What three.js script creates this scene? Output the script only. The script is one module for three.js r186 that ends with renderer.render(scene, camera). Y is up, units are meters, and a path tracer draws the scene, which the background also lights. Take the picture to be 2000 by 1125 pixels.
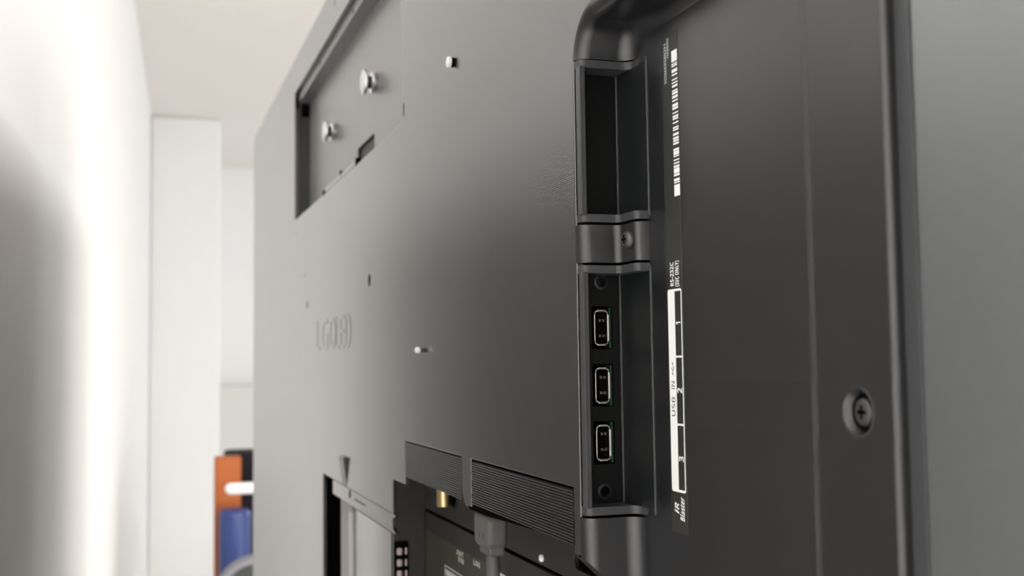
import * as THREE from 'three';
import { RoundedBoxGeometry } from 'three/addons/geometries/RoundedBoxGeometry.js';
import { mergeGeometries, mergeVertices, toCreasedNormals } from 'three/addons/utils/BufferGeometryUtils.js';
import { RectAreaLightUniformsLib } from 'three/addons/lights/RectAreaLightUniformsLib.js';
import { FontLoader } from 'three/addons/loaders/FontLoader.js';
import { TextGeometry } from 'three/addons/geometries/TextGeometry.js';

// ---------------------------------------------------------------- camera, light, exposure
const scene = new THREE.Scene();
const camera = new THREE.PerspectiveCamera(29.44, 2000 / 1125, 0.01, 40);
camera.position.set(0, 1.30, 0);
camera.up.set(0.0672, 0.99772, 0.00613);
camera.lookAt(-0.95652, 1.30 + 0.06617, -0.28406);
camera.focus = 0.425;
camera.userData.fStop = 15;

scene.background = new THREE.Color().setRGB(0.75, 0.87, 1.0);
RectAreaLightUniformsLib.init();
const DAY = new THREE.Color().setRGB(1.0, 1.0, 1.0);
function areaLight(w, h, color, intensity, at, towards) {
  const l = new THREE.RectAreaLight(color, intensity, w, h);
  l.position.set(...at); l.lookAt(...towards); l.castShadow = true; scene.add(l);
  return l;
}
// daylight through the window behind the camera
areaLight(1.4, 1.45, DAY, 15.5, [2.93, 1.525, -1.9], [0, 1.525, -1.9]);
areaLight(1.1, 1.35, new THREE.Color().setRGB(0.92, 0.97, 1.0), 7.5, [-5.75, 1.575, -3.93], [-5.75, 1.575, 0]);
const LAMP_POWER = 84;                       // the ceiling panels

const renderer = new THREE.WebGLRenderer({ antialias: true });
renderer.toneMapping = THREE.LinearToneMapping;
renderer.toneMappingExposure = 1.06;
renderer.shadowMap.enabled = true;

// ---------------------------------------------------------------- helpers
let seed = 7;
const rnd = () => { seed = (seed * 1664525 + 1013904223) >>> 0; return seed / 4294967296; };
const names = {};
function numbered(n) { const k = names[n] = (names[n] ?? -1) + 1; return k ? `${n}_${String(k).padStart(3, '0')}` : n; }
const prep = (gs) => gs.map((g) => { g = g.index ? g.toNonIndexed() : g; for (const k of Object.keys(g.attributes)) if (!['position', 'normal', 'uv'].includes(k)) g.deleteAttribute(k); return g; });
const merge = (gs) => (Array.isArray(gs) ? (gs.length > 1 ? mergeGeometries(prep(gs)) : gs[0]) : gs);
function mesh(name, gs, mat, parent, label) {
  const m = new THREE.Mesh(merge(gs), mat);
  m.name = name; m.castShadow = m.receiveShadow = true;
  if (label) m.userData.label = label;
  (parent ?? scene).add(m);
  return m;
}
function struct(name, gs, mat) { const m = mesh(name, gs, mat); m.userData.kind = 'structure'; return m; }
function thing(name, label, category, at = [0, 0, 0]) {
  const g = new THREE.Group(); g.name = numbered(name); g.position.set(...at); g.userData = { label, category }; scene.add(g);
  return g;
}
function boxM(x0, x1, y0, y1, z0, z1, r = 0) {
  const a = [x1 - x0, y1 - y0, z1 - z0];
  const g = r ? new RoundedBoxGeometry(...a, 3, r) : new THREE.BoxGeometry(...a);
  return g.translate((x0 + x1) / 2, (y0 + y1) / 2, (z0 + z1) / 2);
}
// tileable noise texture
function noiseTex(n, cells, lo, hi, rep) {
  const d = new Uint8Array(n * n * 4), f = (c) => { const g = new Float32Array(c * c).map(() => rnd()); return (x, y) => { const u = x * c, v = y * c, i = Math.floor(u), j = Math.floor(v), a = u - i, b = v - j, q = (p, r) => g[((r + c) % c) * c + ((p + c) % c)]; const s = a * a * (3 - 2 * a), t = b * b * (3 - 2 * b); return (q(i, j) * (1 - s) + q(i + 1, j) * s) * (1 - t) + (q(i, j + 1) * (1 - s) + q(i + 1, j + 1) * s) * t; }; };
  const fs = cells.map((c) => f(c));
  for (let y = 0; y < n; y++) for (let x = 0; x < n; x++) {
    let v = 0; fs.forEach((g) => { v += g(x / n, y / n); }); v /= fs.length;
    const o = (y * n + x) * 4; d[o] = d[o + 1] = d[o + 2] = 255 * (lo + (hi - lo) * v); d[o + 3] = 255;
  }
  const t = new THREE.DataTexture(d, n, n); t.wrapS = t.wrapT = THREE.RepeatWrapping; t.magFilter = THREE.LinearFilter; t.minFilter = THREE.LinearMipmapLinearFilter; t.generateMipmaps = true; t.repeat.set(rep, rep); t.needsUpdate = true;
  return t;
}
function canvasTex(w, h, draw) {
  const c = document.createElement('canvas'); c.width = w; c.height = h;
  draw(c.getContext('2d'), w, h);
  const t = new THREE.CanvasTexture(c); t.colorSpace = THREE.SRGBColorSpace; t.anisotropy = 8;
  return t;
}
const std = (c, roughness, o = {}) => new THREE.MeshPhysicalMaterial({ color: new THREE.Color().setRGB(...c), roughness, ...o });

// ---------------------------------------------------------------- materials
const grain = noiseTex(256, [128, 61], 0, 1, 40);
const plaster = noiseTex(512, [160, 80, 37], 0, 1, 2.5);
// the back panel is moulded with fine horizontal ribs, 0.8 mm apart
const ribTex = (() => {
  const h = 64, d = new Uint8Array(4 * h * 4), lean = 0.09;
  for (let y = 0; y < h; y++) for (let x = 0; x < 4; x++) {
    const t = lean * Math.cos((2 * Math.PI * 4 * (y + 0.5)) / h), n = 1 / Math.hypot(t, 1), o = (y * 4 + x) * 4;
    d[o] = 128; d[o + 1] = 127.5 + 127.5 * t * n; d[o + 2] = 127.5 + 127.5 * n; d[o + 3] = 255;
  }
  const t = new THREE.DataTexture(d, 4, h); t.wrapS = t.wrapT = THREE.RepeatWrapping; t.magFilter = THREE.LinearFilter; t.repeat.set(0.3, 1 / 3.2); t.needsUpdate = true;
  return t;
})();
const M = {
  wall: std([0.85, 0.845, 0.836], 0.75, { bumpMap: plaster, bumpScale: 0.0006 }),
  ceiling: std([0.88, 0.835, 0.80], 0.9),
  floor: std([0.62, 0.61, 0.595], 0.5),
  back: std([0.018, 0.018, 0.019], 0.12, { ior: 2.3, normalMap: ribTex }),
  recessedLit: std([0.11, 0.107, 0.104], 0.3, { ior: 2.1, sheen: 1, sheenColor: new THREE.Color(1, 1, 1), sheenRoughness: 0.6 }),  // panel plastic, base lightened to stand in for reflected light on recess floors
  matte: std([0.021, 0.021, 0.0205], 0.5),
  backPlain: std([0.018, 0.018, 0.019], 0.14, { ior: 2.3 }),
  plastic: std([0.0105, 0.0105, 0.0125], 0.28, { ior: 1.75 }),
  tray: std([0.009, 0.0105, 0.011], 0.4),
  trayShaded: std([0.003, 0.0035, 0.0035], 0.5, { specularIntensity: 0.4 }),  // tray plastic, darkened to paint the shade inside the recess
  rim: std([0.045, 0.046, 0.049], 0.36),
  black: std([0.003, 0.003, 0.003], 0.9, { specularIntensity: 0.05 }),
  metal: std([0.27, 0.28, 0.29], 0.34, { metalness: 0.85 }),
  zinc: std([0.75, 0.77, 0.78], 0.28, { metalness: 1 }),
  steel: std([0.85, 0.80, 0.76], 0.25, { metalness: 1 }),
  darkScrew: std([0.10, 0.10, 0.10], 0.38, { metalness: 0.7 }),
  gold: std([0.83, 0.64, 0.33], 0.3, { metalness: 1 }),
  pcb: std([0.012, 0.06, 0.038], 0.5),
  white: std([0.9, 0.9, 0.89], 0.4),
  cable: std([0.11, 0.11, 0.108], 0.5),
  pane: new THREE.MeshPhysicalMaterial({ transmission: 1, roughness: 0, thickness: 0, ior: 1.45 }),
  screen: std([0.005, 0.005, 0.006], 0.1),
};

// ---------------------------------------------------------------- the room
const CEIL = 2.42, WALL = 0.16;               // the wall that the set backs onto
struct('floor', boxM(-6.7, 3.2, -0.1, 0, -4.2, 0.4), M.floor);
struct('ceiling', boxM(-6.7, 3.2, CEIL, CEIL + 0.1, -4.2, 0.4), M.ceiling);
struct('wall_left', boxM(-6.7, 3.2, 0, CEIL, WALL, 0.4), M.wall);
struct('wall_end', boxM(-6.6, -6.4, 0, CEIL, -4.2, WALL), M.wall);
struct('wall_pier', boxM(-6.4, -5.12, 0, CEIL, -0.1415, WALL, 0.01), M.wall);
struct('wall_dwarf', boxM(-6.38, -6.22, 0, 1.18, -2.4, -0.145, 0.01), std([0.70, 0.69, 0.66], 0.8));
struct('wall_light_block', boxM(0.55, 0.75, 0, CEIL, -0.9, WALL), M.wall);  // unseen stub wall, added to keep window light out of the gap
// windows: behind the camera and far along the right-hand wall
function windowAt(k, at, turn, w, H) {
  const g = new THREE.Group(); g.name = `window_${k}`; g.position.set(...at); g.rotation.y = turn; g.userData = { kind: 'structure' }; scene.add(g);
  const hw = w / 2, b = 0.06;
  mesh('window_frame', [boxM(-0.03, 0.03, 0, b, -hw, hw), boxM(-0.03, 0.03, H - b, H, -hw, hw), boxM(-0.03, 0.03, b, H - b, -hw, -hw + b), boxM(-0.03, 0.03, b, H - b, hw - b, hw), boxM(-0.03, 0.03, b, H - b, -b / 2, b / 2)], M.white, g);
  for (const s of [-1, 1]) mesh('pane', s < 0 ? boxM(-0.003, 0.003, b, H - b, -hw + b, -b / 2) : boxM(-0.003, 0.003, b, H - b, b / 2, hw - b), M.pane, g);
}
{
  const [z0, z1, y0, y1] = [-2.6, -1.2, 0.8, 2.25];
  struct('wall_back', [boxM(3.0, 3.2, 0, y0, -4, WALL), boxM(3.0, 3.2, y1, CEIL, -4, WALL), boxM(3.0, 3.2, y0, y1, -4, z0), boxM(3.0, 3.2, y0, y1, z1, WALL)], M.wall);
  windowAt(1, [3.1, y0, (z0 + z1) / 2], 0, z1 - z0, y1 - y0);
}
{
  const [x0, x1, y0, y1] = [-6.3, -5.2, 0.9, 2.25];
  struct('wall_right', [boxM(-6.6, 3.2, 0, y0, -4.2, -4), boxM(-6.6, 3.2, y1, CEIL, -4.2, -4), boxM(-6.6, x0, y0, y1, -4.2, -4), boxM(x1, 3.2, y0, y1, -4.2, -4)], M.wall);
  windowAt(2, [(x0 + x1) / 2, y0, -4.1], Math.PI / 2, x1 - x0, y1 - y0);
}
// ceiling panels
{
  const [x, z] = [0.45, -1.6];
  const t = thing('ceiling_light', 'square white ceiling light panel on the room side of the television', 'ceiling light', [x, CEIL, z]);
  mesh('frame', [boxM(-0.42, 0.42, -0.04, 0, -0.42, -0.38), boxM(-0.42, 0.42, -0.04, 0, 0.38, 0.42), boxM(-0.42, -0.38, -0.04, 0, -0.38, 0.38), boxM(0.38, 0.42, -0.04, 0, -0.38, 0.38)], M.white, t);
  mesh('diffuser', boxM(-0.38, 0.38, -0.03, -0.005, -0.38, 0.38), std([0.9, 0.9, 0.9], 0.6, { emissive: new THREE.Color(1, 0.95, 0.88), emissiveIntensity: 1.2 }), t);
  areaLight(0.74, 0.74, new THREE.Color().setRGB(1, 0.985, 0.965), LAMP_POWER, [x, CEIL - 0.045, z], [x, 0, z]);
}

// ---------------------------------------------------------------- the television, in millimetres:
// x from its near side edge (0) to the far one (-1500), y from the bottom edge, z = 0 on the raised back panel, towards the wall
const tv = thing('television', 'black flat television seen from behind, its back to the white wall', 'television', [-0.8265, 0.75, -0.1374]);
tv.rotation.y = 0.04206;
const mm = (gs) => merge(Array.isArray(gs) ? gs : [gs]).scale(0.001, 0.001, 0.001).translate(0.74, 0.07, 0.02);
const part = (name, gs, mat, parent, label) => mesh(name, mm(gs), mat, parent ?? tv, label);
function poly(pts) { const s = new THREE.Shape(); pts.forEach(([x, y], i) => (i ? s.lineTo(x, y) : s.moveTo(x, y))); s.closePath(); return s; }
function plate(shape, z0, z1, bevel = 0, holes = []) {
  holes.forEach((h) => shape.holes.push(h));
  const g = new THREE.ExtrudeGeometry(shape, { depth: z1 - z0 - bevel, bevelEnabled: bevel > 0, bevelSize: bevel, bevelOffset: -bevel, bevelThickness: bevel, bevelSegments: 2, curveSegments: 20 });
  return g.translate(0, 0, z0);
}
const rectPath = (x0, x1, y0, y1, r = 0) => {
  const p = new THREE.Path();
  if (!r) { p.moveTo(x0, y0); p.lineTo(x1, y0); p.lineTo(x1, y1); p.lineTo(x0, y1); p.closePath(); return p; }
  p.moveTo(x0 + r, y0); p.lineTo(x1 - r, y0); p.absarc(x1 - r, y0 + r, r, -Math.PI / 2, 0); p.lineTo(x1, y1 - r); p.absarc(x1 - r, y1 - r, r, 0, Math.PI / 2); p.lineTo(x0 + r, y1); p.absarc(x0 + r, y1 - r, r, Math.PI / 2, Math.PI); p.lineTo(x0, y0 + r); p.absarc(x0 + r, y0 + r, r, Math.PI, 1.5 * Math.PI);
  return p;
};
const circ = (x, y, r) => { const p = new THREE.Path(); p.absarc(x, y, r, 0, Math.PI * 2); return p; };
const asShape = (path) => new THREE.Shape(path.getPoints(14));
const B = (x0, x1, y0, y1, z0, z1, r = 0) => boxM(x0, x1, y0, y1, z0, z1, r);
const cylZ = (x, y, r0, r1, z0, z1, n = 28) => new THREE.CylinderGeometry(r1, r0, z1 - z0, n).rotateX(Math.PI / 2).translate(x, y, (z0 + z1) / 2);
const latheZ = (x, y, pts, n = 36) => new THREE.LatheGeometry(pts.map(([r, z]) => new THREE.Vector2(r, z)), n).rotateX(Math.PI / 2).translate(x, y, 0);
const latheX = (x, y, z, pts, n = 32) => new THREE.LatheGeometry(pts.map(([r, h]) => new THREE.Vector2(Math.max(r, 1e-4), h)), n).rotateZ(-Math.PI / 2).translate(x, y, z);
function arc(cx, cy, r, a0, a1, n = 8) { return Array.from({ length: n + 1 }, (_, i) => { const a = ((a0 + ((a1 - a0) * i) / n) * Math.PI) / 180; return [cx + r * Math.cos(a), cy + r * Math.sin(a)]; }); }
// prism whose (x, z) outline runs along y
function prismY(outline, y0, y1) {
  const g = new THREE.ExtrudeGeometry(poly(outline.map(([x, z]) => [x, -z])), { depth: y1 - y0, bevelEnabled: false });
  return toCreasedNormals(g.rotateX(-Math.PI / 2).translate(0, y0, 0), 0.6);
}
// prism whose (y, z) outline runs along x
function prismX(outline, x0, x1, holes = []) {
  const s = poly(outline); holes.forEach((h) => s.holes.push(h));
  const g = new THREE.ExtrudeGeometry(s, { depth: x1 - x0, bevelEnabled: false, curveSegments: 24 });
  const m = new THREE.Matrix4().set(0, 0, 1, x0, 1, 0, 0, 0, 0, 1, 0, 0, 0, 0, 0, 1);   // (y, z, x) -> (x, y, z)
  return g.applyMatrix4(m);
}
// a profile of [outward, z] swept along stations [x, y, nx, ny]
function sweep(profile, stations) {
  const pos = [], idx = [], n = profile.length;
  stations.forEach(([x, y, nx, ny, dy]) => profile.forEach(([o, z]) => pos.push(x + nx * o, y + ny * o + (dy ? dy(o, z) : 0), z)));
  for (let i = 0; i + 1 < stations.length; i++) for (let j = 0; j + 1 < n; j++) { const a = i * n + j, b = a + 1, c = a + n, d = c + 1; idx.push(a, b, c, b, d, c); }
  const g = new THREE.BufferGeometry(); g.setAttribute('position', new THREE.Float32BufferAttribute(pos, 3)); g.setAttribute('uv', new THREE.Float32BufferAttribute(new Float32Array((pos.length / 3) * 2), 2)); g.setIndex(idx); g.computeVertexNormals();
  return g;
}

// levels
const LOW = -21, WX = -285.3;
// --- raised back panel: outline with the notch of the terminal bay below and the side-port bay on the near side
{
  const o = [[-1455, 150], ...[[-1455, 768]], ...arc(-1431, 768, 24, 180, 90, 10), [-145, 792], [-145, 607],
    ...arc(-271, 588, 19, 90, 180, 10).map(([x, y]) => [x, y]), [-290.3, 412], ...arc(-293.6, 412, 3.2, 0, -90, 5), [-296.6, 410], [-296.6, 433.4], [-427.4, 433.4], [-427.4, 410.6], ...arc(-434, 418.5, 8.6, -60, -180, 7), [-442.6, 433.4],
    [-563.9, 433.4], [-563.9, 407.5], [-598, 407.5], [-598, 386.2], [-865.5, 386.2], [-865.5, 150]];
  const holes = [rectPath(-1042, -566, 625.4, 756.5, 3), circ(-666.3, 536.7, 4.3), circ(-956.3, 535.2, 3.4), rectPath(-803.2, -800.2, 771.4, 786, 1.4), rectPath(-562.5, -558.9, 628.4, 636.4, 1.7)];
  part('back_panel', plate(poly(o), -3, 0, 0.5, holes), M.back);
}
// --- its side walls that close the raised part
part('side_wall', B(-1454, -1450, 150, 770, -24, -2.6), M.plastic);
part('side_wall', B(-1430, -145, 788, 791.4, -24, -2.6), M.plastic);
part('side_wall', B(-149, -145.3, 603, 791, -22, -0.8), M.plastic);
part('side_wall', B(-1450, -602, 150, 153, -24, -2.6), M.plastic);
const profileA = [...arc(-5, -5, 5, 90, 0, 8), [0.25, -10], ...arc(6.3, -15, 6.05, 180, 270, 8), [6.8, -21.06]];
{
  const base = (o, z) => Math.max(z * 0.95, -13);
  const low = sweep(profileA, [[WX, 409, 1, 0, base], [WX, 416, 1, 0], [WX, 423.3, 1, 0]]);
  const foot = []; // the foot of the column closes it downwards
  for (let i = 0; i + 1 < profileA.length; i++) { const [a, za] = profileA[i], [b, zb] = profileA[i + 1]; foot.push([WX + a, 409 + base(a, za), za, WX + b, 409 + base(b, zb), zb]); }
  const fp = []; foot.forEach(([x1, y1, z1, x2, y2, z2]) => fp.push(x1, y1, z1, -296, y1, z1, x2, y2, z2, x2, y2, z2, -296, y1, z1, -296, y2, z2));
  const fg = new THREE.BufferGeometry(); fg.setAttribute('position', new THREE.Float32BufferAttribute(fp, 3)); fg.setAttribute('uv', new THREE.Float32BufferAttribute(new Float32Array(fp.length / 3 * 2), 2)); fg.computeVertexNormals();
  const st = [[WX, 590.3, 1, 0]];
  for (let i = 0; i <= 12; i++) { const a = Math.PI - (i / 12) * (Math.PI / 2); st.push([-271 + 14.3 * Math.cos(a), 588 + 2.4 + 14.3 * Math.sin(a) - 2.4 * (i / 12), -Math.cos(a), -Math.sin(a)]); }
  st.push([-145, 602.3, 0, -1]);
  part('step_wall', [low, fg], M.plastic);
  part('step_wall', sweep(profileA, st), M.plastic);
}
// --- lower back cover, with a faint crease and a rounded outer edge
{
  const c = [[-300, -23.4], [-300, LOW], [-176.2, LOW], [-175.4, LOW - 0.15], [-174.2, LOW - 0.75], [-173.4, LOW - 0.85], [-143.6, LOW - 0.85], ...arc(-143.6, LOW - 2.65, 1.8, 88, 0, 7), [-141.8, -25.6], [-300, -25.6]];
  const hx = -157, hy = 465.7;
  // cut around the screw well
  const up = c, y0 = 8, y1 = 826;
  part('lower_cover', [prismY(up, hy + 7.4, y1), prismY(up, y0, hy - 7.4), prismY([[-300, -23.4], [-300, LOW], [-176.2, LOW], [-175.4, LOW - 0.15], [-174.2, LOW - 0.75], [-173.4, LOW - 0.85], [hx - 7.4, LOW - 0.85], [hx - 7.4, -25.6], [-300, -25.6]], hy - 7.4, hy + 7.4),
    prismY([[hx + 7.4, -25.6], [hx + 7.4, LOW - 0.85], [-143.6, LOW - 0.85], ...arc(-143.6, LOW - 2.65, 1.8, 88, 0, 7), [-141.8, -25.6]], hy - 7.4, hy + 7.4)], M.plastic);
  const ring = poly([[hx - 7.4, hy - 7.4], [hx + 7.4, hy - 7.4], [hx + 7.4, hy + 7.4], [hx - 7.4, hy + 7.4]]);
  part('cover_seat', plate(ring, -24.5, LOW - 0.85, 0, [circ(hx, hy, 6.7)]), M.plastic);
  const well = part('screw_well', toCreasedNormals(latheZ(hx, hy, [[6.8, LOW - 1.0], [6.5, LOW - 0.78], [6.0, LOW - 0.95], [4.9, LOW - 2.5], [4.7, LOW - 2.9], [4.7, LOW - 4.5]]), 0.6), M.plastic);
  part('well_floor', cylZ(hx, hy, 4.9, 4.9, LOW - 4.7, LOW - 4.4), M.black, well);
  const s = part('screw', toCreasedNormals(latheZ(hx, hy, [[3.7, LOW - 4.4], [3.7, LOW - 3.2], [3.4, LOW - 2.5], [2.6, LOW - 2.1], [1.5, LOW - 2.0], [0.01, LOW - 2.0]]), 0.6), M.darkScrew);
  part('cross_recess', [B(hx - 1.7, hx + 1.7, hy - 0.5, hy + 0.5, LOW - 2.6, LOW - 1.95), B(hx - 0.5, hx + 0.5, hy - 1.7, hy + 1.7, LOW - 2.6, LOW - 1.95)], M.black, s);
}
part('rebate', B(-141.9, -136.4, 4, 830, -27, -25.2, 0.2), M.rim);
part('panel_backing', B(-1528, -80, 0, 834, -31, -25.8, 1.2), M.metal);
part('screen_glass', B(-1528, -80, 0, 834, -33, -31, 0.8), M.screen);
part('rear_core', [B(-1452, -300, 150, 790, -25.7, -24.6)], M.black);

// --- side-port bay: two trays with a bridge between them
const capA = [[-296, -22.6], [-296, -0.5], [-288.4, -0.5], ...arc(-288.3, -3.3, 2.9, 90, 0, 6), [-285.2, -14], ...arc(-281.2, -17, 4, 180, 255, 6), [-271.4, -21.2], [-271.4, -22.6]];
const capB = [[-296, -22.6], [-296, -0.5], [-288.4, -0.5], ...arc(-288.3, -3.3, 2.9, 90, 0, 6), [-285.1, -11.5], ...arc(-282.9, -13.2, 2.2, 180, 262, 6), [-274.8, -15.6], ...arc(-274.8, -18, 2.4, 90, 0, 6), [-272.2, -22.6]];
function tray(y0, y1, capTop, capBottom, holes, label) {
  const t = new THREE.Group(); t.name = 'port_tray'; t.userData.label = label; tv.add(t);
  const th = 2.9;
  part('tray_rim', [prismY(capTop, y1 - th, y1), prismY(capBottom, y0, y0 + th), B(-289.0, -285.2, y0 + th - 0.4, y1 - th + 0.4, -2.7, -0.45, 0.3)], M.rim, t);
  part('tray_wall', [prismX([[y0 + 1, -22], [y1 - 1, -22], [y1 - 1, -0.8], [y0 + 1, -0.8]], -298, -295, holes)], M.trayShaded, t);
  const fl = [[-295, -19.7], [-294.4, -19.5], [-272.4, -20.75], [-271.5, -20.72], [-271.3, -21.1], [-271.3, -22], [-295, -22]];
  part('tray_floor', prismY(fl, y0 + th, y1 - th), M.tray, t);
  part('tray_highlight_bead', B(-295.1, -294.1, y0 + th, y1 - th, -20, -18.9, 0.35), M.rim, t);  // paler beads, added to draw the bright highlights along the tray edges
  part('tray_highlight_bead', B(-272.1, -271.1, y0 + 1, y1 - 1, -21.4, -20.45, 0.35), M.rim, t);
  return t;
}
const usbY = [491.8, 470.4, 449.3], jackY = [508.9, 431.4], portZ = -11.6;
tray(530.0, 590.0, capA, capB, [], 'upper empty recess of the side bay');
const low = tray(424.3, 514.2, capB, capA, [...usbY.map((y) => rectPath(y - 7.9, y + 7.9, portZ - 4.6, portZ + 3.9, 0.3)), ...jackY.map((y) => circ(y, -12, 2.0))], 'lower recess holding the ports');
{
  const bridge = [[-292, -22.6], [-292, -0.02], ...arc(-290.3, -4.6, 4.6, 90, 0, 8), [-285.2, -11.6], ...arc(-282.2, -12.6, 3, 180, 258, 6), [-275.2, -15.9], ...arc(-275.2, -18.6, 2.7, 90, 10, 6), [-271.9, -21.3], [-271.9, -22.6]];
  const b = part('bay_bridge', prismY(bridge, 515.2, 529.0), M.plastic);
  const hx = -277.6, hy = 523, hz = -15.7;
  const s = part('screw', toCreasedNormals(latheZ(hx, hy, [[3.3, hz], [3.3, hz + 0.9], [2.8, hz + 1.7], [1.8, hz + 2.15], [0.01, hz + 2.3]]), 0.7), M.darkScrew);
  part('cross_recess', [B(hx - 1.5, hx + 1.5, hy - 0.42, hy + 0.42, hz + 1, hz + 2.36), B(hx - 0.42, hx + 0.42, hy - 1.5, hy + 1.5, hz + 1, hz + 2.36)], M.black, s);
  part('tray_backing', B(-304, -300.5, 424, 590, -22, -1), M.black);
}
// USB sockets
usbY.forEach((y) => {
  const u = new THREE.Group(); u.name = 'usb_socket'; low.add(u);
  part('socket_box', [B(-309, -306, y - 7.9, y + 7.9, portZ - 4.6, portZ + 3.9), B(-308, -297.6, y - 8.3, y - 7.9, portZ - 5, portZ + 4.3), B(-308, -297.6, y + 7.9, y + 8.3, portZ - 5, portZ + 4.3), B(-308, -297.6, y - 8.3, y + 8.3, portZ - 5, portZ - 4.6), B(-308, -297.6, y - 8.3, y + 8.3, portZ + 3.9, portZ + 4.3)], M.black, u);
  const outer = rectPath(y - 6.35, y + 6.35, portZ - 2.75, portZ + 2.75, 1.2).getPoints(6).map((p) => [p.x, p.y]);
  const shell = prismX(outer, -307, -294.9, [rectPath(y - 6.0, y + 6.0, portZ - 2.4, portZ + 2.4, 1.0)]);
  // flared lips on the four sides
  const lips = [B(-295.1, -294.5, y - 4.9, y + 4.9, portZ + 2.45, portZ + 3.05, 0.2), B(-295.1, -294.4, y - 4.9, y + 4.9, portZ - 3.1, portZ - 2.45, 0.2), B(-295.1, -294.5, y + 6.0, y + 6.75, portZ - 1.5, portZ + 1.7, 0.2), B(-295.1, -294.5, y - 6.75, y - 6.0, portZ - 1.5, portZ + 1.7, 0.2)];
  part('shell', [shell, ...lips], M.steel, u);
  part('tongue', B(-306, -297, y - 5, y + 5, portZ + 0.1, portZ + 1.2, 0.15), M.black, u);
  part('spring', [B(-300.6, -300, y - 3.4, y - 2.4, portZ - 2.1, portZ - 1.2, 0.1), B(-300.6, -300, y + 2.4, y + 3.4, portZ - 2.1, portZ - 1.2, 0.1)], M.plastic, u);
  part('circuit_board', B(-307, -296.2, y - 7.5, y + 7.5, portZ - 4.4, portZ - 3.75), M.pcb, u);
});
jackY.forEach((y) => part('audio_jack', toCreasedNormals(latheX(-295.3, y, -12, [[2.9, 0], [2.9, 0.35], [2.6, 0.5], [2.0, 0.5], [1.85, 0.3], [1.85, -4], [0, -4]]), 0.5), M.tray, low));
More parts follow.
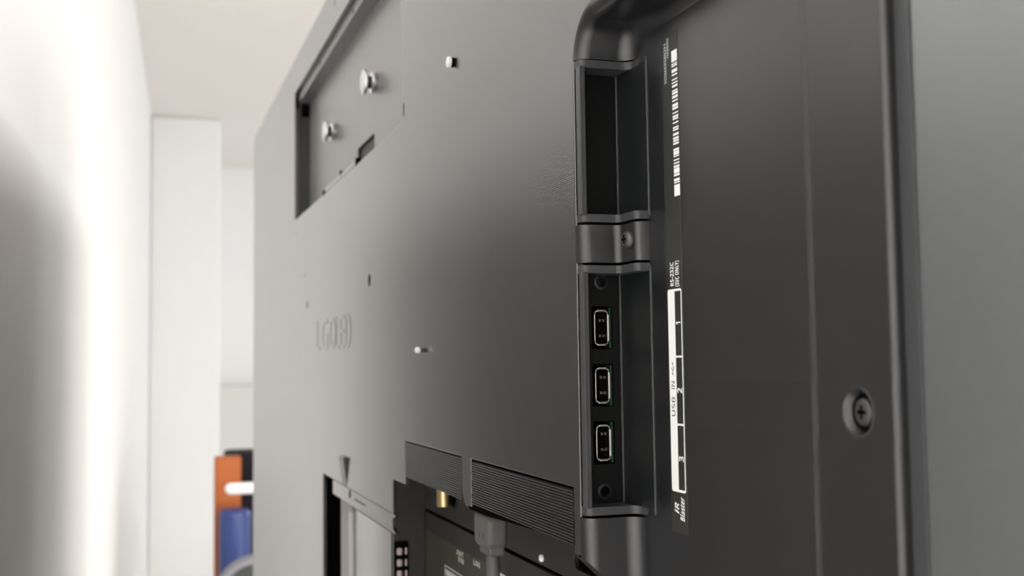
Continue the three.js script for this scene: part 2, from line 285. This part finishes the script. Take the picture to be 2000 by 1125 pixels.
// --- printed film beside the ports
{
  const x0 = -259.4, x1 = -247.7, y0 = 421.4, y1 = 592, k = 12, W = Math.round((x1 - x0) * k), H = Math.round((y1 - y0) * k);
  const tex = canvasTex(W, H, (c) => {
    c.scale(k, k); c.fillStyle = '#2e2f2c'; c.fillRect(0, 0, x1 - x0, y1 - y0);
    const X = (x) => x - x0, Y = (y) => y1 - y;
    c.fillStyle = '#4a4b48'; c.fillRect(x1 - x0 - 0.35, 0, 0.35, y1 - y0);
    c.fillStyle = '#f6f6f4';
    const R = (xa, xb, ya, yb) => c.fillRect(X(xa), Y(yb), xb - xa, yb - ya);
    const text = (s, x, y, size, len, style = 'bold') => { c.save(); c.translate(X(x), Y(y)); c.rotate(-Math.PI / 2); c.font = `${style} 100px sans-serif`; const w = c.measureText(s).width; c.scale(len / w, size / 72); c.textAlign = 'left'; c.fillText(s, 0, 0); c.restore(); };
    // barcode
    const bars = [[585.2, 581.2], [580.7, 580.2], [580, 579.5], [578.7, 577.5], [577, 576.4], [575.3, 574.8], [574.2, 573.7], [573.2, 572.4], [571.5, 571], [570.8, 569.9], [569.5, 568.6], [568, 567.5], [566.7, 565.7], [565.5, 564.7], [563.8, 563.3], [562.7, 562], [561.8, 561.2], [560.4, 559.9], [558.8, 558.2], [558, 557.4], [556.6, 555.7], [555.2, 554.4], [554.2, 553.6], [553.3, 552.6], [551.3, 550.5], [550.4, 549.1], [548.9, 548.4], [547.6, 547.1], [546.5, 546], [545.5, 544.7], [544.5, 542.8], [542.6, 541.8], [541, 540.1], [539.9, 539.4], [538.9, 535]];
    bars.forEach(([a, b]) => R(-252.1, -248, b, a));
    // serial number above it: small, partly worn
    c.fillStyle = '#b9c4c6';
    text('303MAXSB0291', -255.9, 574.8, 1.7, 14.6); text('TAEMM96Z', -254.0, 583.4, 1.5, 7.2);
    c.fillStyle = '#f6f6f4';
    text('RS-232C', -254.0, 504.5, 2.7, 8.4); text('(SVC ONLY)', -250.3, 504.2, 2.7, 8.9);
    // box of the USB row
    c.beginPath(); c.roundRect(X(-258.8), Y(503.6), 10.1, 68.4, 1.0); c.fill();
    c.fillStyle = '#2b2c29'; R(-253.7, -249.4, 481.0, 502.8); R(-253.7, -249.4, 458.2, 480.3); R(-253.7, -249.4, 436.1, 457.5);
    c.fillStyle = '#f6f6f4'; text('1', -249.9, 491.2, 3.3, 1.6); text('2', -249.9, 468.2, 3.3, 2.1); text('3', -249.9, 445.4, 3.3, 2.1);
    c.fillStyle = '#141414'; text('USB', -255.0, 460.2, 2.5, 7.0, ''); text('lN', -255.0, 469.4, 2.5, 3.2, '');
    // trident
    c.strokeStyle = '#3a3a3a'; c.lineWidth = 0.22; c.beginPath(); c.moveTo(X(-256.3), Y(474.8)); c.lineTo(X(-256.3), Y(478.2)); c.moveTo(X(-256.3), Y(475.6)); c.lineTo(X(-255.4), Y(476.6)); c.lineTo(X(-255.4), Y(477.3)); c.moveTo(X(-256.3), Y(475.9)); c.lineTo(X(-257.1), Y(476.6)); c.lineTo(X(-257.1), Y(477.0)); c.stroke();
    c.beginPath(); c.arc(X(-256.3), Y(474.8), 0.36, 0, 7); c.fill(); c.beginPath(); c.moveTo(X(-256.3), Y(479)); c.lineTo(X(-256.7), Y(478.1)); c.lineTo(X(-255.9), Y(478.1)); c.fill();
    c.fillStyle = '#f6f6f4'; text('lR', -254.0, 427.7, 3.0, 3.7, 'italic bold'); text('Blaster', -250.0, 425.6, 3.1, 7.9, 'italic bold');
  });
  const g = new THREE.PlaneGeometry(x1 - x0, y1 - y0).translate((x0 + x1) / 2, (y0 + y1) / 2, LOW + 0.13);
  const rim = [B(x0, x1, y0, y1, LOW - 0.1, LOW + 0.11)];
  const film = part('port_label', rim, std([0.03, 0.03, 0.028], 0.35), tv, 'printed film strip with a barcode and port names');
  part('print', g, new THREE.MeshPhysicalMaterial({ map: tex, roughness: 0.35 }), film);
}
// --- wall-mount recess with its two studs
{
  const r = new THREE.Group(); r.name = 'mount_recess'; tv.add(r);
  const F = -15.8;
  part('recess_floor', plate(asShape(rectPath(-1045, -562, 622, 750)), F - 1.5, F, 0.2, [rectPath(-788, -722, 640.5, 652, 2)]), M.recessedLit, r);
  part('recess_wall', [B(-1046, -1042.2, 620, 760, F - 1, -2.8), B(-565.8, -562, 620, 760, F - 1, -2.8), B(-1046, -562, 620, 625.2, F - 1, -2.8), B(-1046, -562, 756.6, 760, F - 1, -2.8)], M.plastic, r);
  const L = part('recess_ledge', [B(-1042.2, -565.8, 747.6, 756.8, F - 0.5, -4.5, 0.3)], M.recessedLit, r);
  for (const [x, y] of [[-745, 751.4], [-905, 752.6]]) part('notch', cylZ(x, y, 2.2, 2.2, -5.5, -4.42), M.black, L);
  part('corner_gusset', [prismY([[-1042.2, F], [-1042.2, -7], [-1036, -7], [-1014, -12], [-1014, F]], 625, 634)], M.recessedLit, r);
  part('notch', B(-1042.6, -1041.7, 741, 754, -4, -0.9), M.black, r);
  part('notch', B(-1042.6, -1041.6, 733, 746, -15, -7), M.black, r);
  // latch bar along the lower lip
  const b = part('latch_bar', [B(-858, -712, 626.2, 630.4, -3.6, -0.7, 0.4)], M.backPlain, r);
  for (const [x, y, q, z] of [[-861.5, 626.6, 2.6, 0.12], [-712, 627.5, 3.2, 0.12], [-783, 631.2, 2, -0.4]]) part('latch_hole', cylZ(x, y, q, q, -3.2, z), M.black, b);
  part('latch_pocket', B(-792, -718, 638, 655, F - 3.5, F - 2.4), M.matte, r);
  [[-717.5, 689], [-896, 688]].forEach(([x, y]) => {
    const s = new THREE.Group(); s.name = 'mount_stud'; r.add(s);
    part('stud_head', toCreasedNormals(latheZ(x, y, [[4.5, -8.8], [9.0, -8.4], [9.6, -7.6], [9.3, -6.4], [7.2, -5.6], [3, -5.1], [0.01, -5.0]]), 0.7), M.zinc, s);
    part('stud_neck', cylZ(x, y, 4.6, 4.6, -13, -8.4), M.darkScrew, s);
    part('stud_flange', toCreasedNormals(latheZ(x, y, [[4, -12.0], [7.8, -12.2], [8.2, -13.0], [8.0, -14.4], [5, -14.6], [5, F]]), 0.6), M.zinc, s);
  });
}
// --- embossed name on the panel
{
  const font = await new FontLoader().loadAsync('fonts/droid/droid_sans_regular.typeface.json');
  const put = [['L', -897.5, -880], ['G', -868, -839], ['O', -829, -803], ['L', -800.8, -785], ['E', -780.3, -763], ['D', -758.2, -735.5]];
  part('logo', put.map(([ch, x0, x1]) => {
    const g = new TextGeometry(ch, { font, size: 30, depth: 0.35, bevelEnabled: false, curveSegments: 8 });
    g.computeBoundingBox(); const b = g.boundingBox;
    return g.translate(-b.min.x, -b.min.y, 0).scale((x1 - x0) / (b.max.x - b.min.x), 26.4 / (b.max.y - b.min.y), 1).translate(x0, 491, -0.1);
  }), M.back, tv, 'embossed letters on the panel');
}
// --- small pins and nubs
{
  const p = part('rubber_pad', toCreasedNormals(latheZ(-450.5, 632.4, [[2.5, -0.5], [2.5, 0.5], [2.2, 1.4]]), 0.5), M.black);
  part('pad_face', toCreasedNormals(latheZ(-450.5, 632.4, [[2.3, 1.3], [2.9, 1.6], [2.9, 2.8], [2.4, 3.3], [0.01, 3.4]]), 0.6), M.white, p);
  const q = part('pin', cylZ(-516, 486.5, 1.2, 1.1, -0.5, 2.6), M.rim);
  part('pin_head', new THREE.SphereGeometry(1.9, 20, 14).translate(-516, 486.5, 3.4), M.white, q);
  part('nub', latheZ(-1033, 610.5, [[2.2, -0.1], [1.9, 0.4], [1, 0.7], [0.01, 0.8]]), M.white);
  part('nub', latheZ(-973, 564.4, [[2.2, -0.1], [1.9, 0.4], [1, 0.7], [0.01, 0.8]]), M.white);
}
// --- terminal bay: ribbed covers over it, the sockets and the label on its sunken panel
function ribbedCover(x0, x1, y0, y1, n) {
  const o = [[y0, -1.8]], d = (y1 - y0) / n;
  for (let i = 0; i < n; i++) { const y = y0 + i * d; o.push([y + d * 0.06, -0.05], [y + d * 0.55, -0.05], [y + d * 0.7, -0.6], [y + d * 0.94, -0.6]); }
  o.push([y1, 0.02], [y1, -1.8]);
  return prismX(o.reverse(), x0, x1);
}
part('ribbed_cover', ribbedCover(-563.2, -443.2, 412.1, 432.8, 18), M.plastic, tv, 'narrower ribbed cover beside the wall-mount recess');
part('ribbed_cover', ribbedCover(-426.8, -297.2, 412.2, 432.5, 18), M.plastic, tv, 'wider ribbed cover above the plugged-in cable');
part('bay_ceiling', B(-598, -443.4, 414, 436, -21, -2.2), M.tray);
part('bay_ceiling', plate(poly([[-443.4, 436], [-443.4, 417], ...arc(-434.9, 417, 8.5, 180, 270, 8), [-410, 408.6], [-330, 411.7], [-296.6, 411.8], [-296.6, 436]]), -21, -1.9), M.black);  // black lip below the cover paints the shadow band at the port opening
part('bay_side', B(-602, -598, 150, 410, -22, -0.6, 0.4), M.plastic);
part('bay_side', B(-296.4, -293.2, 410.8, 422, -21.5, -1), M.plastic);
{
  const right = -291;
  const up = poly([[-598, 388.2], [-598, 436], [right, 436], [right, 402.4], [-345, 402.4], ...arc(-345, 398, 4.4, 90, 270, 8), [right, 393.6], [right, 388.2]]);  // groove added to stand for the shadow line under the column
  const upper = part('terminal_panel', plate(up, -23, LOW, 0.3, [circ(-533.5, 402.3, 5.6)]), M.matte);
  part('terminal_panel', plate(poly([[-598, 150], [-598, 386.3], [right, 386.3], [right, 150]]), -23, LOW, 0.3), M.matte);
  part('peg', latheZ(-387, 391.6, [[1.7, LOW - 0.2], [1.7, LOW + 0.8], [1.2, LOW + 1.4], [0.01, LOW + 1.6]]), M.white, upper);
  part('aerial_socket', toCreasedNormals(new THREE.LatheGeometry([[0.01, 398.6], [1.1, 398.6], [1.3, 397.3], [3.6, 397.3], [4.0, 397.8], [4.0, 410], [4.6, 410.3], [4.6, 413.5]].map(([r, y]) => new THREE.Vector2(r, y)), 36), 0.5).translate(-532, 0, -15.2), M.gold, upper);
  part('socket_well', B(-541, -526, 394, 410, -24.2, -22.6), M.black, upper);
  const x0 = -597, x1 = -425, y0 = 300, y1 = 375.2, k = 9;
  const tex = canvasTex(Math.round((x1 - x0) * k), Math.round((y1 - y0) * k), (c) => {
    c.scale(k, k); c.fillStyle = '#3b3d30'; c.fillRect(0, 0, x1 - x0, y1 - y0);
    const X = (x) => x - x0, Y = (y) => y1 - y;
    const text = (s, x, y, size, len) => { c.save(); c.translate(X(x), Y(y)); c.font = 'bold 100px sans-serif'; const w = c.measureText(s).width; c.scale(len / w, size / 72); c.fillText(s, 0, 0); c.restore(); };
    c.fillStyle = '#d8d8d4'; text('ANT', -526.5, 371.0, 2.9, 14); text('lN', -523.5, 367.5, 2.8, 12); text('LAN', -494, 370.8, 2.9, 12.5);
    c.fillRect(X(-552), Y(361), 100, 0.7); c.fillRect(X(-552), Y(361), 1.2, 40); c.fillRect(X(-550), Y(358.8), 98, 3.4);
    c.fillStyle = '#f2f2f0'; c.beginPath(); c.roundRect(X(-451), Y(374.6), 13, 8, 2.5); c.fill();
  });
  const f = part('terminal_label', B(x0, x1, y0, y1, LOW - 0.2, LOW + 0.1), std([0.045, 0.047, 0.03], 0.45), tv, 'olive film label with white print');
  part('print', new THREE.PlaneGeometry(x1 - x0, y1 - y0).translate((x0 + x1) / 2, (y0 + y1) / 2, LOW + 0.12), new THREE.MeshPhysicalMaterial({ map: tex, roughness: 0.45 }), f);
  const tb = part('terminal_block', B(-598.5, -594.5, 330, 368.5, -9.5, -0.9, 0.5), M.black);
  [363, 356.1, 349.2, 342.3].forEach((y) => part('contact', [new RoundedBoxGeometry(3, 4.6, 3.6, 3, 1.3).translate(-594.2, y, -3.5), new RoundedBoxGeometry(1.6, 4.2, 1.4, 2, 0.5).translate(-594.2, y, -7.6)], std([0.55, 0.46, 0.46], 0.4, { metalness: 0.3 }), tb));
}
// --- cable slot left of the bay
{
  part('slot_floor', B(-814, -715, 150, 387, -9, -6, 0.4), M.recessedLit);
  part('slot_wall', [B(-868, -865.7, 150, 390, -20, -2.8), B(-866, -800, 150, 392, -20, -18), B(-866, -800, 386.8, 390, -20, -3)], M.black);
  const flush = [[-602.4, -6], [-602.4, -0.15], [-716.5, -0.15], ...arc(-716.5, -2.2, 2.05, 90, 180, 5), [-718.6, -6]];
  part('flush_panel', prismY(flush.reverse(), 150, 373.8), M.back);
  const st = part('retaining_strip', [plate(asShape((() => { const p = new THREE.Path(); p.moveTo(-817, 374.4); p.lineTo(-588, 374.4); p.lineTo(-598, 376.5); p.absarc(-596, 380, 3, -Math.PI / 2, Math.PI / 2, true); p.lineTo(-588, 385.8); p.lineTo(-817, 385.8); return p; })()), -2.2, -0.1, 0.3)], M.back);
  part('strip_slot', [B(-724, -684, 380.2, 381.0, -1, 0.03), cylZ(-742, 382.2, 3.2, 3.2, -1, 0.04)], M.black, st);
  part('slot_hole', cylZ(-779, 362, 2.2, 2.2, -6.6, -5.94), M.black);
  // wedge-shaped cable hook
  const w = [[386.4, 0.05], [407.6, 2.7], [408.4, 2.0], [408.4, -0.4], [386.4, -0.4]];
  part('cable_hook', prismX(w.reverse(), -773, -754), M.plastic);
}
// --- foot that carries the set
part('pedestal', [B(-900, -560, -70, -58, -170, 90, 4), B(-790, -670, -60, 60, -52, -34, 4)], M.plastic);

// ---------------------------------------------------------------- the cable in the set
{
  const c = thing('cable', 'dark grey cable with a moulded plug hanging under the wider ribbed cover', 'cable', [-0.8265, 0.75, -0.1374]);
  c.rotation.y = tv.rotation.y;
  const P = (n, g, m) => part(n, g, m, c);
  const body = new RoundedBoxGeometry(23.5, 16.4, 10.5, 4, 3.0).translate(-422.6, 400.0, -8.2);
  const pos = body.attributes.position; for (let i = 0; i < pos.count; i++) { if (pos.getY(i) < 396) { const t = (396 - pos.getY(i)) / 4.2; pos.setX(i, -422.6 + (pos.getX(i) + 422.6) * (1 - 0.22 * t)); } }
  body.computeVertexNormals();
  P('plug', body, M.cable);
  P('plug_mark', [new THREE.TorusGeometry(2.2, 0.18, 6, 20).scale(1.6, 0.7, 1).translate(-421, 398, -2.95)], M.rim);
  P('strain_relief', [new RoundedBoxGeometry(16, 5.2, 8, 3, 1.4).translate(-422, 391.2, -8.6)], M.cable);
  const curve = new THREE.CatmullRomCurve3([[-422, 394, -9], [-422, 360, -9], [-421, 300, -8], [-420, 200, -6], [-420, 110, 0], [-424, 20, 12], [-440, -50, 30], [-470, -66, 60], [-540, -66.6, 80]].map((p) => new THREE.Vector3(...p)));
  P('cord', new THREE.TubeGeometry(curve, 90, 3.3, 12), M.cable);
}

{
  const c = thing('cable', 'thin pale cable running straight up the open slot left of the ribbed covers', 'cable', [-0.8265, 0.75, -0.1374]);
  c.rotation.y = tv.rotation.y;
  const curve = new THREE.CatmullRomCurve3([[-751, 371, -2.8], [-751, 360, -2.9], [-751, 300, -2.9], [-751, 230, -2.6], [-752, 140, 4], [-756, 60, 30], [-765, -10, 90], [-780, -52, 128], [-800, -66.5, 142], [-840, -67, 150]].map((p) => new THREE.Vector3(...p)));
  mesh('cord', mm(new THREE.TubeGeometry(curve, 80, 2.3, 12)), std([0.88, 0.87, 0.85], 0.4), c);
  mesh('end_sleeve', mm(new THREE.CylinderGeometry(2.3, 2.6, 5, 16).translate(-751, 370.6, -2.8)), std([0.6, 0.59, 0.57], 0.45), c);
}

// ---------------------------------------------------------------- furniture and things beyond the set
{
  const t = thing('media_console', 'low pale console that carries the television', 'console', [-0.85, 0, -0.16]);
  const wood = std([0.55, 0.5, 0.44], 0.5);
  mesh('top', boxM(-0.75, 0.75, 0.72, 0.75, -0.2, 0.2, 0.006), wood, t);
  mesh('carcass', boxM(-0.72, 0.72, 0.06, 0.72, -0.18, 0.18), wood, t);
  for (const x of [-0.6, 0.6]) mesh('foot', boxM(x - 0.04, x + 0.04, 0, 0.06, -0.16, 0.16), wood, t);
}
const BENCH = 0.61;
{
  const t = thing('bench', 'low wooden bench beyond the television', 'bench', [-2.95, 0, -0.62]);
  const wood = std([0.5, 0.42, 0.33], 0.5);
  mesh('top', boxM(-0.4, 0.42, BENCH - 0.03, BENCH, -0.62, 0.6, 0.006), wood, t);
  for (const [x, z] of [[-0.34, -0.55], [0.36, -0.55], [-0.34, 0.53], [0.36, 0.53]]) mesh('leg', boxM(x - 0.025, x + 0.025, 0, BENCH - 0.03, z - 0.025, z + 0.025, 0.004), wood, t);
}
{
  const t = thing('storage_box', 'tall orange box standing behind the blue canister', 'box', [-3.04, BENCH, -0.106]);
  mesh('body', boxM(-0.03, 0.03, 0, 0.446, -0.034, 0.034, 0.006), std([0.42, 0.10, 0.012], 0.55), t);
}
{
  const t = thing('speaker_case', 'tall black case standing behind the orange box', 'case', [-3.18, BENCH, -0.19]);
  mesh('body', boxM(-0.08, 0.08, 0, 0.449, -0.11, 0.088, 0.012), std([0.006, 0.005, 0.008], 0.7, { specularIntensity: 0.4 }), t);
}
{
  const t = thing('canister', 'blue cylindrical canister standing in front of the orange box', 'canister', [-2.94, BENCH, -0.121]);
  const P = [[0.0001, 0], [0.037, 0], [0.04, 0.004], [0.04, 0.3], [0.0385, 0.312], [0.034, 0.318], [0.031, 0.316], [0.0001, 0.316]];
  mesh('body', toCreasedNormals(new THREE.LatheGeometry(P.map(([r, y]) => new THREE.Vector2(r, y)), 48), 0.6), std([0.026, 0.048, 0.19], 0.38), t);
}
{
  const t = thing('white_stand', 'white metal stand whose horizontal arm crosses the orange box', 'stand', [-2.86, 0, -0.45]);
  mesh('base', new THREE.CylinderGeometry(0.11, 0.12, 0.02, 36).translate(0, 0.01 + BENCH, 0), M.white, t);
  mesh('pole', new THREE.CylinderGeometry(0.011, 0.011, 0.40, 20).translate(0, BENCH + 0.21, 0), M.white, t);
  mesh('arm', new THREE.CapsuleGeometry(0.0145, 0.37, 8, 20).rotateX(Math.PI / 2).translate(0, 0.989, 0.157), M.white, t);
}
{
  const t = thing('round_speaker', 'round dark grey speaker with a paler rim in front of the blue canister', 'speaker', [-2.66, BENCH, -0.158]);
  const cy = 0.15;
  mesh('foot', new THREE.CylinderGeometry(0.03, 0.05, 0.06, 32).translate(0, 0.03, 0), std([0.05, 0.05, 0.055], 0.5), t);
  mesh('rim', toCreasedNormals(new THREE.LatheGeometry([[0.085, -0.03], [0.098, -0.028], [0.1045, -0.02], [0.105, 0.02], [0.1, 0.03], [0.09, 0.031], [0.086, 0.026], [0.086, -0.03], [0.085, -0.03]].map(([r, y]) => new THREE.Vector2(r, y)), 64), 0.5).scale(0.905, 0.905, 0.905).rotateZ(-Math.PI / 2).translate(0, cy, 0), std([0.22, 0.22, 0.24], 0.5), t);
  mesh('grille', new THREE.CylinderGeometry(0.0785, 0.0785, 0.046, 48).rotateZ(-Math.PI / 2).translate(0, cy, 0), std([0.05, 0.055, 0.05], 0.8), t);
}

renderer.render(scene, camera);
